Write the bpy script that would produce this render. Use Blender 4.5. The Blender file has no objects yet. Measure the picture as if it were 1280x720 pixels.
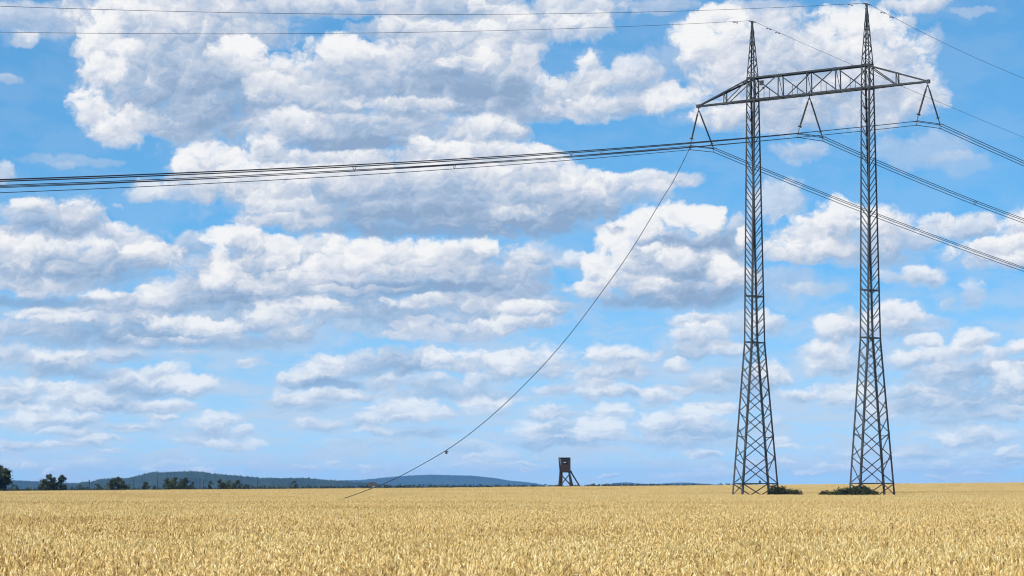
import bpy, bmesh, math, random
import numpy as np
from mathutils import Vector, Matrix
random.seed(7); RNGN = np.random.default_rng(11)
D2R = math.radians
SC = bpy.context.scene; COL = SC.collection
FOC = 3115.0                     # focal length on the 1280-wide scale
PITCH = math.atan(247/FOC); EYE = 1.75
CP, SP = math.cos(PITCH), math.sin(PITCH)
SUN_EL, SUN_AZ = D2R(48), D2R(-146)     # azimuth measured from +Y (view direction) clockwise
CL_SIZE, CL_CON, CL_OFF, CLOUD_GAIN = 1.0, 1.15, -.15, 7.7
HAZE_D, HAZE_COL, SUN_E, EXPO = .00007, (.17,.46,1,1), 5.0, 0.28
SKY_AIR, SKY_DUST, SKY_OZ, SKY_LIFT, SKY_TINT = 1.0, .2, 3.0, .16, (.66,1.24,1.38,1)

def pixdir(x, y):
    """direction of a point of the view on the 1280 x 720 scale"""
    X = (x-640)/FOC; Z = -(y-360)/FOC
    return Vector((X, CP-Z*SP, SP+Z*CP)).normalized()
# ------------------------------------------------------------------ sky
# clouds: heading / elevation of each billow of the cumulus field, seen from the field
# (x, y, rx, ry, lit-from-above, brightness, density) on a 1280 x 720 / 23.2 degree scale
CLOUDS = [
 # thin far layer
 (300,574,260,9,.1,.1,.25),(980,580,330,9,.1,.1,.22),(640,562,240,8,.1,.05,.22),
 (120,580,180,8,.1,.15,.4),(560,585,160,8,.1,.2,.4),(880,592,60,7,.2,.25,.6),(260,592,60,5,.2,.25,.5),(1150,585,120,9,.1,.1,.4),
 # low small cumulus
 (20,558,36,9,.4,.15,.7),(112,553,26,10,.5,.2,.8),(60,525,62,11,.5,.2,.8),(84,541,42,7,.4,.1,.7),(268,530,36,14,.5,.2,.85),
 (240,552,20,6,.4,.2,.75),(290,557,24,6,.4,.2,.75),(165,534,50,6,.3,.1,.6),(306,540,14,8,.4,.2,.8),(110,523,24,7,.4,.1,.6),
 (12,489,42,18,.5,.15,.85),(104,500,22,14,.4,.15,.8),(160,506,60,8,.5,.2,.8),(150,478,34,13,.5,.0,.8),(190,484,70,13,.4,-.1,.75),
 (202,468,28,12,.5,.3,.9),(238,484,40,12,.5,.3,.9),(130,500,46,9,.4,.0,.7),
 (60,452,64,14,.5,.1,.8),(80,448,26,12,.5,.25,.85),(140,446,44,11,.4,.05,.75),(90,466,60,8,.2,-.2,.7),(2,440,34,13,.5,.2,.8),(230,438,20,5,.3,.2,.7),(312,454,12,6,.3,.2,.7),
 (398,468,46,17,.5,.1,.85),(408,451,20,9,.5,.35,.9),(372,472,22,14,.5,.3,.8),(372,500,54,13,.4,.1,.8),(405,480,50,7,.2,-.35,.75),(432,494,40,8,.3,.0,.7),
 (508,512,42,15,.5,.35,.95),(478,478,28,9,.4,.1,.75),(398,530,30,10,.4,.15,.75),(458,530,32,7,.4,.1,.75),(520,541,60,7,.2,-.2,.6),(455,552,60,6,.2,.1,.5),(555,517,16,6,.3,.2,.7),
 (470,455,50,16,.4,-.05,.75),(520,448,60,16,.4,-.15,.75),(570,452,34,16,.5,.3,.9),(620,456,46,17,.5,.2,.9),(534,476,34,9,.4,.1,.75),(596,478,20,9,.4,.15,.75),(560,492,80,9,.2,-.15,.6),(615,510,30,9,.3,.15,.65),
 (620,572,30,10,.3,.25,.6),(590,560,30,8,.3,.1,.5),
 (672,453,54,21,.5,.25,.9),(690,487,34,7,.3,.1,.75),(686,514,36,10,.4,.15,.8),(664,540,28,14,.5,.35,.9),(706,535,46,11,.4,.05,.8),(732,494,18,8,.4,.15,.7),(690,555,60,6,.1,-.35,.6),
 (776,444,44,12,.5,.3,.9),(772,465,42,13,.3,.05,.8),(740,470,30,14,.3,.1,.75),(762,513,26,11,.5,.4,.9),(757,540,38,20,.5,.3,.95),(740,545,30,16,.4,.25,.8),
 (822,496,26,9,.4,.25,.85),(862,524,54,15,.5,.3,.9),(820,532,30,12,.4,.2,.8),(852,549,64,12,.2,-.05,.75),(872,485,46,6,.2,.05,.6),(880,540,60,6,.1,-.3,.6),
 (860,432,38,18,.5,.15,.8),(842,458,18,8,.4,.2,.75),(906,437,28,13,.4,.15,.75),(890,475,36,11,.3,.05,.7),(930,480,50,16,.2,-.1,.6),
 (966,468,22,15,.5,.25,.85),(1032,452,26,20,.5,.3,.9),(1026,437,20,12,.5,.3,.9),(1052,497,22,15,.5,.25,.85),(970,525,18,10,.3,.15,.6),(1056,445,30,22,.4,.05,.7),(1118,493,20,11,.4,.2,.75),
 (1240,475,110,26,.2,-.15,.7),(1132,452,34,12,.4,.15,.8),(1176,446,32,17,.5,.25,.9),(1212,430,24,14,.5,.35,.9),(1200,464,66,14,.2,.0,.75),(1152,494,36,12,.4,.1,.7),
 (1244,441,18,10,.4,.2,.8),(1272,435,20,11,.5,.35,.9),(1268,480,30,22,.4,.15,.8),(1272,509,20,6,.4,.35,.85),(1190,513,90,20,.05,-.12,.6),(1140,507,40,12,.1,-.1,.5),
 (1216,545,56,12,.4,.15,.75),(1194,549,22,7,.4,.3,.8),(1130,566,70,11,.2,.05,.5),(1250,572,70,11,.2,.05,.6),(1055,565,44,9,.2,.1,.5),
 # middle bank
 (100,420,150,16,.2,-.2,.75),(240,424,140,14,.1,-.3,.75),(40,412,60,10,.3,.1,.7),(150,400,130,30,.2,-.2,.8),(300,385,110,40,.2,-.1,.75),
 (70,392,54,13,.5,.3,.9),(138,378,38,17,.5,.3,.9),(176,388,56,22,.3,.0,.85),(150,368,14,9,.5,.3,.85),(190,364,10,8,.4,.45,.85),(222,368,44,24,.5,.15,.85),(232,406,56,11,.4,.2,.85),(275,410,50,12,.4,.2,.85),(215,425,60,6,.2,.15,.6),
 (30,376,100,9,.1,-.6,.7),(54,356,48,14,.5,.35,.95),(18,350,40,12,.4,.1,.8),(110,345,90,16,.1,-.35,.8),
 (40,330,110,20,.2,-.2,.8),(58,313,82,26,.5,.2,.95),(12,312,40,26,.5,.25,.95),(152,308,58,26,.5,.15,.95),(136,293,22,10,.5,.3,.9),(192,321,46,17,.5,.15,.9),(235,305,30,16,.4,-.05,.7),(112,330,90,12,.1,-.1,.7),
 (62,272,62,26,.4,-.05,.85),(40,259,26,11,.5,.2,.85),(104,264,32,20,.5,.25,.9),(70,288,70,10,.1,-.3,.7),
 (270,350,50,36,.3,-.05,.8),(312,340,60,44,.3,-.15,.85),(300,298,38,14,.5,.4,.95),(275,318,14,24,.3,.4,.9),(330,312,46,16,.2,-.1,.8),(268,350,26,18,.4,.25,.8),
 (520,398,160,22,.1,-.15,.7),(440,372,170,16,.1,-.35,.8),(640,380,80,30,.2,-.1,.75),
 (352,405,50,20,.4,.15,.85),(378,384,60,12,.4,.25,.9),(332,388,12,14,.3,.3,.8),(530,379,50,9,.4,.3,.85),(586,374,50,11,.4,.1,.8),(620,382,46,10,.3,.15,.75),(520,402,34,7,.4,.3,.8),(614,406,56,7,.4,.3,.85),(560,416,80,10,.2,.1,.7),(480,394,70,10,.1,-.2,.7),
 (620,345,80,34,.2,-.1,.8),(350,340,60,34,.3,.05,.85),(350,308,26,14,.5,.25,.9),(400,322,70,32,.4,.1,.95),(440,340,70,26,.4,.25,.95),(480,322,80,28,.4,.25,.98),(550,325,70,26,.4,.15,.95),(582,310,34,13,.5,.3,.95),(608,314,18,12,.5,.35,.95),(340,355,70,14,.3,.1,.85),(560,345,90,16,.1,.0,.8),(510,360,110,9,.0,-.5,.85),(450,362,60,5,.2,.2,.6),
 (652,330,28,22,.4,.1,.7),(680,322,22,22,.3,.0,.5),(658,388,30,13,.5,.3,.85),(660,401,44,8,.4,.2,.8),(700,385,18,8,.3,.1,.5),(716,326,24,13,.4,.2,.65),(862,400,36,9,.4,.2,.8),(915,402,50,12,.3,.1,.7),(880,418,40,14,.4,.2,.8),
 # the sharp cumulus by the left mast
 (838,374,110,13,.0,-.55,.85),(842,330,88,46,.2,-.1,.98),(905,335,34,34,.3,.1,.9),(735,362,26,13,.4,.35,.95),(752,338,26,26,.4,.4,.97),(768,305,26,26,.4,.5,.98),(775,284,20,10,.5,.5,.97),(806,282,34,24,.4,.5,.98),(848,270,50,15,.4,.5,.98),(890,272,18,14,.5,.5,.98),(884,285,18,10,.4,.45,.9),(922,298,20,30,.3,-.1,.8),(932,297,10,12,.3,.5,.9),
 (850,306,52,10,.2,-.45,.75),(900,300,24,12,.2,-.45,.7),(848,322,20,16,.4,.25,.8),(815,310,18,5,.4,.4,.75),(820,358,30,10,.3,.15,.7),(912,340,24,20,.4,.3,.8),(790,345,24,22,.2,.15,.6),(880,365,70,7,.0,-.4,.7),
 (1100,318,60,16,.2,-.1,.75),(1020,296,56,30,.5,.25,.95),(1050,275,44,24,.5,.3,.95),(1105,280,40,22,.5,.3,.95),(1010,312,40,16,.4,.2,.9),(1130,300,40,14,.3,.05,.8),(1168,276,22,10,.4,.2,.8),
 (1212,284,40,16,.4,.1,.85),(1246,316,64,18,.5,.3,.95),(1278,280,26,24,.5,.35,.95),(1262,304,40,10,.4,.3,.9),(1155,345,26,14,.4,.2,.85),(1215,370,16,20,.3,.1,.6),(1186,380,10,8,.3,.1,.5),(1112,346,18,10,.3,.15,.6),(972,250,36,26,.3,.15,.7),(968,314,18,12,.4,.25,.8),(985,350,46,18,.1,-.1,.45),(1020,360,40,7,.2,.05,.4),
 (1040,410,30,18,.5,.3,.95),(1070,405,30,20,.3,.1,.8),(1120,394,34,18,.5,.3,.95),(1100,412,50,12,.2,.0,.7),(1155,425,24,8,.5,.3,.85),(1222,422,26,12,.5,.35,.9),(1150,405,40,10,.2,.05,.6),(965,405,24,14,.5,.2,.8),
 # long grey-bellied bank under the conductors
 (180,240,24,13,.4,.3,.8),(235,243,36,11,.4,.15,.7),(150,258,8,3,.3,.2,.4),
 (560,288,190,10,.0,-.6,.85),(690,268,80,22,.1,-.3,.9),(490,262,200,30,.2,-.2,.95),(640,250,150,36,.3,-.1,.95),(700,228,80,20,.4,.3,.95),(795,228,60,14,.4,.2,.9),(850,224,34,9,.3,.1,.7),(720,255,70,14,.2,-.1,.8),(780,246,60,10,.2,.0,.7),
 (300,222,82,30,.5,.25,.97),(240,212,30,24,.5,.4,.95),(400,226,110,30,.4,.2,.97),(540,215,140,26,.4,.2,.97),(650,205,60,26,.4,.3,.95),(360,258,60,24,.3,.15,.9),(350,278,70,9,.2,.1,.85),(580,276,50,7,.2,.15,.7),(470,244,120,14,.1,-.25,.7),(520,268,120,12,.0,-.45,.75),(610,275,70,8,.0,-.35,.7),(645,265,40,8,.2,.15,.6),
 # upper masses
 (90,200,60,7,.2,.0,.35),(82,206,12,6,.2,.2,.3),(4,216,12,13,.3,.25,.7),(10,98,18,7,.3,.1,.5),(40,24,70,22,.2,.0,.7),(26,50,22,11,.3,.2,.7),(110,12,40,16,.2,.0,.6),(98,60,10,10,.3,.1,.5),
 (400,178,110,22,.1,-.35,.9),(560,172,100,28,.2,-.05,.85),(600,190,60,15,.4,.3,.9),(540,186,30,15,.5,.35,.9),(420,196,120,10,.3,.25,.9),(332,184,26,22,.5,.35,.9),(260,192,30,18,.5,.4,.9),
 (640,120,44,46,.2,.0,.9),(690,118,40,26,.3,.1,.85),(660,140,60,16,.2,-.05,.8),(600,160,46,18,.4,.25,.85),
 (360,152,70,22,.5,.3,.95),(450,158,80,26,.3,-.05,.95),(440,180,80,8,.0,-.5,.8),(525,142,46,24,.4,.1,.9),(400,130,90,10,.0,-.5,.85),
 (560,120,130,26,.2,-.15,.95),(370,108,70,28,.5,.3,.97),(440,112,60,26,.3,.1,.9),(480,88,110,36,.3,.05,.97),(440,66,50,22,.5,.3,.95),(520,42,50,24,.5,.35,.97),(580,60,80,42,.3,.1,.97),(640,55,40,54,.2,.1,.95),(590,82,40,18,.4,.2,.85),(600,108,80,16,.1,-.4,.85),(545,92,60,7,.1,-.35,.7),(510,130,70,8,.3,.15,.7),(620,36,22,10,.3,.35,.8),
 (400,8,130,13,.3,.05,.9),(560,8,90,18,.3,.0,.9),(480,36,50,12,.2,-.15,.75),(700,12,80,24,.3,.1,.9),(680,34,50,18,.4,.15,.85),(748,34,24,20,.4,.2,.8),(820,6,50,10,.2,.0,.6),(596,8,14,10,.4,.4,.8),
 (230,160,70,16,.1,-.1,.95),(260,120,90,44,.1,-.3,.98),(210,90,100,76,.2,-.05,.98),(190,20,96,36,.3,.15,.97),(280,30,90,34,.2,.0,.97),(130,60,30,50,.3,.25,.97),(118,140,26,32,.3,.35,.98),(150,164,40,15,.4,.3,.95),(175,152,44,18,.2,.15,.9),(160,62,20,14,.3,.35,.7),(126,90,26,20,.3,.3,.8),(300,72,40,28,.5,.35,.95),(280,64,14,14,.4,.35,.7),(330,90,36,26,.4,.2,.95),(340,112,40,18,.3,.15,.9),(250,95,60,26,.1,-.25,.7),(205,80,40,30,.1,-.1,.6),
 (735,92,26,26,.4,.25,.9),(718,116,40,26,.3,.05,.85),(738,76,10,12,.4,.3,.7),(796,88,36,18,.4,.15,.75),(760,135,70,16,.3,.1,.85),(790,128,50,16,.4,.3,.9),(832,124,34,17,.4,.35,.95),(780,105,50,20,.2,.0,.7),(840,80,40,26,.2,.0,.35),
 (1000,148,140,14,.1,-.2,.6),(960,140,80,26,.2,.05,.85),(1090,132,70,30,.2,.15,.85),(1000,100,140,44,.2,.1,.95),(1150,112,32,26,.3,.2,.85),(1100,76,56,50,.3,.25,.95),(1060,36,50,28,.4,.35,.95),(1040,62,50,24,.4,.3,.9),(960,58,80,44,.2,.15,.9),(955,10,50,14,.2,.1,.7),(890,30,40,22,.4,.35,.97),(868,46,26,22,.5,.45,.97),(884,70,30,20,.4,.35,.9),(905,60,40,30,.3,.25,.9),(860,82,16,12,.3,.2,.7),(905,148,34,16,.3,.2,.75),(985,88,60,12,.1,-.1,.5),(1060,112,70,14,.1,.0,.5),
 (1148,4,44,12,.3,.2,.9),(1134,25,14,9,.3,.2,.75),(1166,50,12,18,.2,.1,.45),(1208,14,30,6,.2,.1,.4),(1000,190,32,14,.3,.1,.6),(1150,186,60,22,.2,.05,.4),(1200,205,40,14,.2,.05,.3),
]

_rs = random.Random(21)
for _ in range(70):                                          # rows of little clouds far out over the horizon
    _y = 480+118*_rs.random()**.8; _f = .45+(598-_y)/150
    CLOUDS.insert(0, (_rs.uniform(-30,1310), _y, _rs.uniform(16,42)*_f, _rs.uniform(4.5,8.5)*_f, .45, _rs.uniform(.15,.45), _rs.uniform(.65,.95)))

def build_world(sun_el, sun_az):
    w = bpy.data.worlds.new('World'); bpy.context.scene.world = w; w.use_nodes = True
    nt = w.node_tree; N = nt.nodes; N.clear(); L = nt.links.new
    def node(t, **k):
        n = N.new(t)
        for a, b in k.items(): setattr(n, a, b)
        return n
    def feed(sock, v):
        if isinstance(v, bpy.types.NodeSocket): L(v, sock)
        else: sock.default_value = v
    def M(op, a, b=0.0, c=0.0, clamp=False):
        n = node('ShaderNodeMath', operation=op, use_clamp=clamp)
        feed(n.inputs[0], a); feed(n.inputs[1], b)
        if op in ('MULTIPLY_ADD',): feed(n.inputs[2], c)
        return n.outputs[0]
    def V(op, a, b=(0,0,0), c=(0,0,0)):
        n = node('ShaderNodeVectorMath', operation=op)
        feed(n.inputs[0], a); feed(n.inputs[1], b)
        if op == 'MULTIPLY_ADD': feed(n.inputs[2], c)
        return n.outputs['Value'] if op in ('DOT_PRODUCT','LENGTH','DISTANCE') else n.outputs[0]
    def MIX(a, b, f):
        n = node('ShaderNodeMix', data_type='FLOAT'); feed(n.inputs[0], f); feed(n.inputs[2], a); feed(n.inputs[3], b)
        return n.outputs[0]
    def MIXC(a, b, f):
        n = node('ShaderNodeMix', data_type='RGBA'); feed(n.inputs[0], f); feed(n.inputs[6], a); feed(n.inputs[7], b)
        return n.outputs[2]
    def RNG(v, a, b, c, d, smooth=True):
        n = node('ShaderNodeMapRange', interpolation_type='SMOOTHSTEP' if smooth else 'LINEAR')
        feed(n.inputs[0], v)
        for i, q in enumerate((a, b, c, d)): feed(n.inputs[1+i], q)
        return n.outputs[0]
    def XYZ(x, y, z=0.0):
        n = node('ShaderNodeCombineXYZ'); feed(n.inputs[0], x); feed(n.inputs[1], y); feed(n.inputs[2], z); return n.outputs[0]
    tc = node('ShaderNodeTexCoord'); d = V('NORMALIZE', tc.outputs['Generated'])
    sp = node('ShaderNodeSeparateXYZ'); L(d, sp.inputs[0])
    az = M('ARCTAN2', sp.outputs[0], sp.outputs[1]); el = M('ARCSINE', sp.outputs[2])
    P0 = XYZ(M('MULTIPLY', az, FOC/100), M('MULTIPLY', el, FOC/100))      # hundredths of the angular scale
    # domain warp
    nz = node('ShaderNodeTexNoise', noise_dimensions='2D'); nz.inputs['Scale'].default_value = 2.2; nz.inputs['Detail'].default_value = 5; nz.inputs['Roughness'].default_value = .6
    L(P0, nz.inputs['Vector'])
    P1 = V('MULTIPLY_ADD', V('SUBTRACT', nz.outputs['Color'], (.5,.5,.5)), (.34,.24,0), P0)
    # billows look smaller and flatter the farther they stand, low over the horizon
    s1 = node('ShaderNodeSeparateXYZ'); L(P1, s1.inputs[0])
    low = M('POWER', 2.71828, M('MULTIPLY', s1.outputs[1], -.8))
    PN = XYZ(M('MULTIPLY', s1.outputs[0], M('MULTIPLY_ADD', low, .0, 1.25)), M('MULTIPLY_ADD', low, -2.2, s1.outputs[1]))
    # fine break-up
    nf = node('ShaderNodeTexNoise', noise_dimensions='2D'); nf.inputs['Scale'].default_value = 1.9; nf.inputs['Detail'].default_value = 9; nf.inputs['Roughness'].default_value = .65
    L(V('MULTIPLY', PN, (1,1.5,1)), nf.inputs['Vector'])
    fb = M('SUBTRACT', nf.outputs[0], .5)
    def puffs(sc):
        v = node('ShaderNodeTexVoronoi', voronoi_dimensions='2D', feature='SMOOTH_F1'); v.inputs['Scale'].default_value = sc; v.inputs['Smoothness'].default_value = .35
        pv = V('MULTIPLY', PN, (1,1.35,1)); L(pv, v.inputs['Vector'])
        off = V('DOT_PRODUCT', V('SUBTRACT', pv, v.outputs['Position']), (-.35*sc, 1.0*sc, 0))
        return v.outputs['Distance'], off
    d1, o1 = puffs(2.6); d2, o2 = puffs(6.5); d3, o3 = puffs(15.0)
    edge = M('MULTIPLY_ADD', fb, 2.15, M('MULTIPLY_ADD', M('SUBTRACT', .45, d1), .55, M('MULTIPLY_ADD', M('SUBTRACT', .45, d2), .32, M('MULTIPLY', M('SUBTRACT', .45, d3), .10))))
    shade = M('MULTIPLY_ADD', fb, 1.1, M('MULTIPLY_ADD', o1, .16, M('MULTIPLY_ADD', o2, .08, M('MULTIPLY_ADD', o3, .035, .5))))
    sx = node('ShaderNodeSeparateXYZ'); L(P1, sx.inputs[0])
    P = XYZ(sx.outputs[0], sx.outputs[1], shade)
    # clear sky
    sky = node('ShaderNodeTexSky', sky_type='NISHITA'); sky.sun_disc = False
    sky.sun_elevation = sun_el; sky.sun_rotation = sun_az; sky.altitude = 250; sky.air_density = SKY_AIR; sky.dust_density = SKY_DUST; sky.ozone_density = SKY_OZ
    up = V('NORMALIZE', V('ADD', d, (0,0,SKY_LIFT))); L(up, sky.inputs['Vector'])
    mul = node('ShaderNodeMix', data_type='RGBA', blend_type='MULTIPLY'); mul.inputs[0].default_value = 1
    L(sky.outputs[0], mul.inputs[6]); mul.inputs[7].default_value = SKY_TINT
    clear = MIXC(mul.outputs[2], (6.1,6.8,7.0,1), RNG(el, -.005, .085, .55, 0.0, False))      # whiter air low down
    air = RNG(el, -.002, .08, .32, 0.0, False)          # distant clouds fade into the air
    def finish(A, S):
        ramp = node('ShaderNodeValToRGB'); cr = ramp.color_ramp
        st = [(0.0,(.30,.43,.63)),(.3,(.45,.57,.75)),(.55,(.67,.73,.84)),(.8,(.89,.91,.95)),(1.0,(1.0,1.0,1.0))]
        cr.elements[0].position = 0; cr.elements[0].color = (*st[0][1],1); cr.elements[1].position = 1; cr.elements[1].color = (*st[-1][1],1)
        for p_, c_ in st[1:-1]:
            e = cr.elements.new(p_); e.color = (*c_,1)
        L(M('MULTIPLY_ADD', S, CL_CON, CL_OFF, clamp=True), ramp.inputs[0])
        sc_ = node('ShaderNodeVectorMath', operation='SCALE'); L(ramp.outputs[0], sc_.inputs[0]); sc_.inputs['Scale'].default_value = CLOUD_GAIN
        out = MIXC(clear, MIXC(sc_.outputs[0], clear, air), A)
        bg = node('ShaderNodeBackground'); bg.inputs['Strength'].default_value = .1; L(out, bg.inputs[0])
        return bg.outputs[0]
    def choose(f, s0, s1):
        n = node('ShaderNodeMixShader'); L(f, n.inputs[0]); L(s0, n.inputs[1]); L(s1, n.inputs[2]); return n.outputs[0]
    B = []
    for (cx, cy, rx, ry, ky, br, op) in CLOUDS:
        dr = pixdir(cx, cy)
        B.append((math.atan2(dr.x, dr.y)*FOC/100, math.asin(dr.z)*FOC/100, rx*.011*CL_SIZE*(1.04 if cy > 425 else 1), ry*.011*CL_SIZE*(1.08 if cy > 425 else 1), ky, br, min(.97, op*1.15) if cy > 425 else op))
    nv = node('ShaderNodeTexNoise', noise_dimensions='2D'); nv.inputs['Scale'].default_value = 1.0; nv.inputs['Detail'].default_value = 7; nv.inputs['Roughness'].default_value = .58
    L(V('MULTIPLY', PN, (.8,2.2,1)), nv.inputs['Vector'])
    veil = M('MULTIPLY', RNG(nv.outputs[0], .36, .64, 0.05, .9), RNG(el, .012, .12, .85, .12))
    def leaf(bl):
        A_, S_, P_ = veil, .60, P
        for g0 in range(0, len(bl), 4):
            if g0: P_ = V('MULTIPLY_ADD', A_, (1e-7,)*3, P_)
            for (ca, ce, rx, ry, ky, br, op) in bl[g0:g0+4]:
                q = V('MULTIPLY_ADD', P_, (1/rx, 1/ry, 1), (-ca/rx, -ce/ry, br))
                r2 = V('DOT_PRODUCT', V('MULTIPLY', q, (1,1,0)), q)
                lo, hi = (.05, 1.28) if ce < 1.75 else (.30, 1.25) if br > .22 else ((.35, 1.25) if br > -.2 else (-.2, 1.45))             # shaded bellies blend softly
                a_ = RNG(M('MULTIPLY_ADD', edge, -min(1.0, .55 + ry/.6), r2), hi, lo, 0.0, op)
                t_ = V('DOT_PRODUCT', q, (-.10, ky, 1))
                A_ = MIX(A_, 1.0, a_); S_ = MIX(S_, t_, a_)
        return finish(A_, S_)
    R = 1.55
    def patch(bl, x0, x1, y0, y1, depth):
        bl = [k for k in bl if k[0]+k[2]*R > x0 and k[0]-k[2]*R < x1 and k[1]+k[3]*R > y0 and k[1]-k[3]*R < y1]
        if depth == 0 or len(bl) <= 9: return in_group(bl)
        if (x1-x0) > 1.6*(y1-y0):
            m = (x0+x1)/2
            return choose(M('GREATER_THAN', PX, m), patch(bl, x0, m, y0, y1, depth-1), patch(bl, m, x1, y0, y1, depth-1))
        m = (y0+y1)/2
        return choose(M('GREATER_THAN', PY, m), patch(bl, x0, x1, y0, m, depth-1), patch(bl, x0, x1, m, y1, depth-1))
    PX, PY = sx.outputs[0], sx.outputs[1]
    def in_group(bl):
        """one patch of sky in a node group of its own (keeps the tree quick to build)"""
        nonlocal N, L, P, edge, clear, air, veil
        keep = (N, L, P, edge, clear, air, veil)
        gt = bpy.data.node_groups.new('sky patch', 'ShaderNodeTree')
        for nm_, ty in (('P','NodeSocketVector'),('edge','NodeSocketFloat'),('clear','NodeSocketColor'),('air','NodeSocketFloat'),('veil','NodeSocketFloat')):
            gt.interface.new_socket(nm_, in_out='INPUT', socket_type=ty)
        gt.interface.new_socket('sky', in_out='OUTPUT', socket_type='NodeSocketShader')
        N, L = gt.nodes, gt.links.new
        gi = N.new('NodeGroupInput'); go = N.new('NodeGroupOutput')
        P, edge, clear, air, veil = gi.outputs[0], gi.outputs[1], gi.outputs[2], gi.outputs[3], gi.outputs[4]
        L(leaf(bl), go.inputs[0])
        N, L, P, edge, clear, air, veil = keep
        gn = node('ShaderNodeGroup', node_tree=gt)
        for i_, v_ in enumerate((P, edge, clear, air, veil)): feed(gn.inputs[i_], v_)
        return gn.outputs[0]
    # broken cumulus over the rest of the sky
    P2 = V('MULTIPLY', V('DIVIDE', d, XYZ(*(M('ADD', M('ABSOLUTE', sp.outputs[2]), .22),)*3)), (2.2,2.2,2.2))
    ng = node('ShaderNodeTexNoise', noise_dimensions='3D'); ng.inputs['Scale'].default_value = 1.5; ng.inputs['Detail'].default_value = 8; ng.inputs['Roughness'].default_value = .55
    L(P2, ng.inputs['Vector'])
    ag = M('MULTIPLY', RNG(ng.outputs[0], .46, .60, 0.0, .95), RNG(el, -.01, .03, 0.0, 1.0))
    rest = finish(ag, RNG(ng.outputs[0], .50, .75, .85, .2))
    X0, X1, Y0, Y1 = -7.4, 7.4, -.6, 7.0
    near = patch(B, X0, X1, Y0, Y1, 6)
    xin = M('LESS_THAN', M('ABSOLUTE', PX), X1); yin = M('LESS_THAN', M('ABSOLUTE', M('SUBTRACT', PY, (Y0+Y1)/2)), (Y1-Y0)/2)
    wo = node('ShaderNodeOutputWorld'); L(choose(M('MULTIPLY', xin, yin), rest, near), wo.inputs[0])
    w.cycles.sampling_method = 'MANUAL'; w.cycles.sample_map_resolution = 256
# ------------------------------------------------------------------ helpers
def at(x, y, Y):
    """world point on the view line through (x, y) at distance Y ahead"""
    r = pixdir(x, y); return Vector((0,0,EYE)) + r*(Y/r.y)
def noise1(x, seed=0):
    return (math.sin(x*1.0+seed*1.7)+.6*math.sin(x*2.3+seed*3.1+1.3)+.4*math.sin(x*5.1+seed*.7+2.1)+.25*math.sin(x*11.3+seed*2.9))/2.25
def material(name, col, rough=.6, metal=0.0, var=.15, scale=3.0, spec=.4, col2=None, bump=0.0):
    m = bpy.data.materials.new(name); m.use_nodes = True; nt = m.node_tree; b = nt.nodes['Principled BSDF']
    b.inputs['Roughness'].default_value = rough; b.inputs['Metallic'].default_value = metal
    b.inputs['Specular IOR Level'].default_value = spec
    g = nt.nodes.new('ShaderNodeNewGeometry')
    n = nt.nodes.new('ShaderNodeTexNoise'); n.inputs['Scale'].default_value = scale; n.inputs['Detail'].default_value = 6; n.inputs['Roughness'].default_value = .6
    nt.links.new(g.outputs['Position'], n.inputs['Vector'])
    r = nt.nodes.new('ShaderNodeValToRGB'); e = r.color_ramp.elements
    e[0].position = .3; e[1].position = .7
    c2 = col2 or tuple(min(1, c*(1+var)) for c in col)
    e[0].color = (*[c*(1-var) for c in col], 1); e[1].color = (*c2, 1)
    nt.links.new(n.outputs[0], r.inputs[0]); nt.links.new(r.outputs[0], b.inputs['Base Color'])
    if bump:
        bp = nt.nodes.new('ShaderNodeBump'); bp.inputs['Strength'].default_value = bump
        nt.links.new(n.outputs[0], bp.inputs['Height']); nt.links.new(bp.outputs[0], b.inputs['Normal'])
    return m
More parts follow.
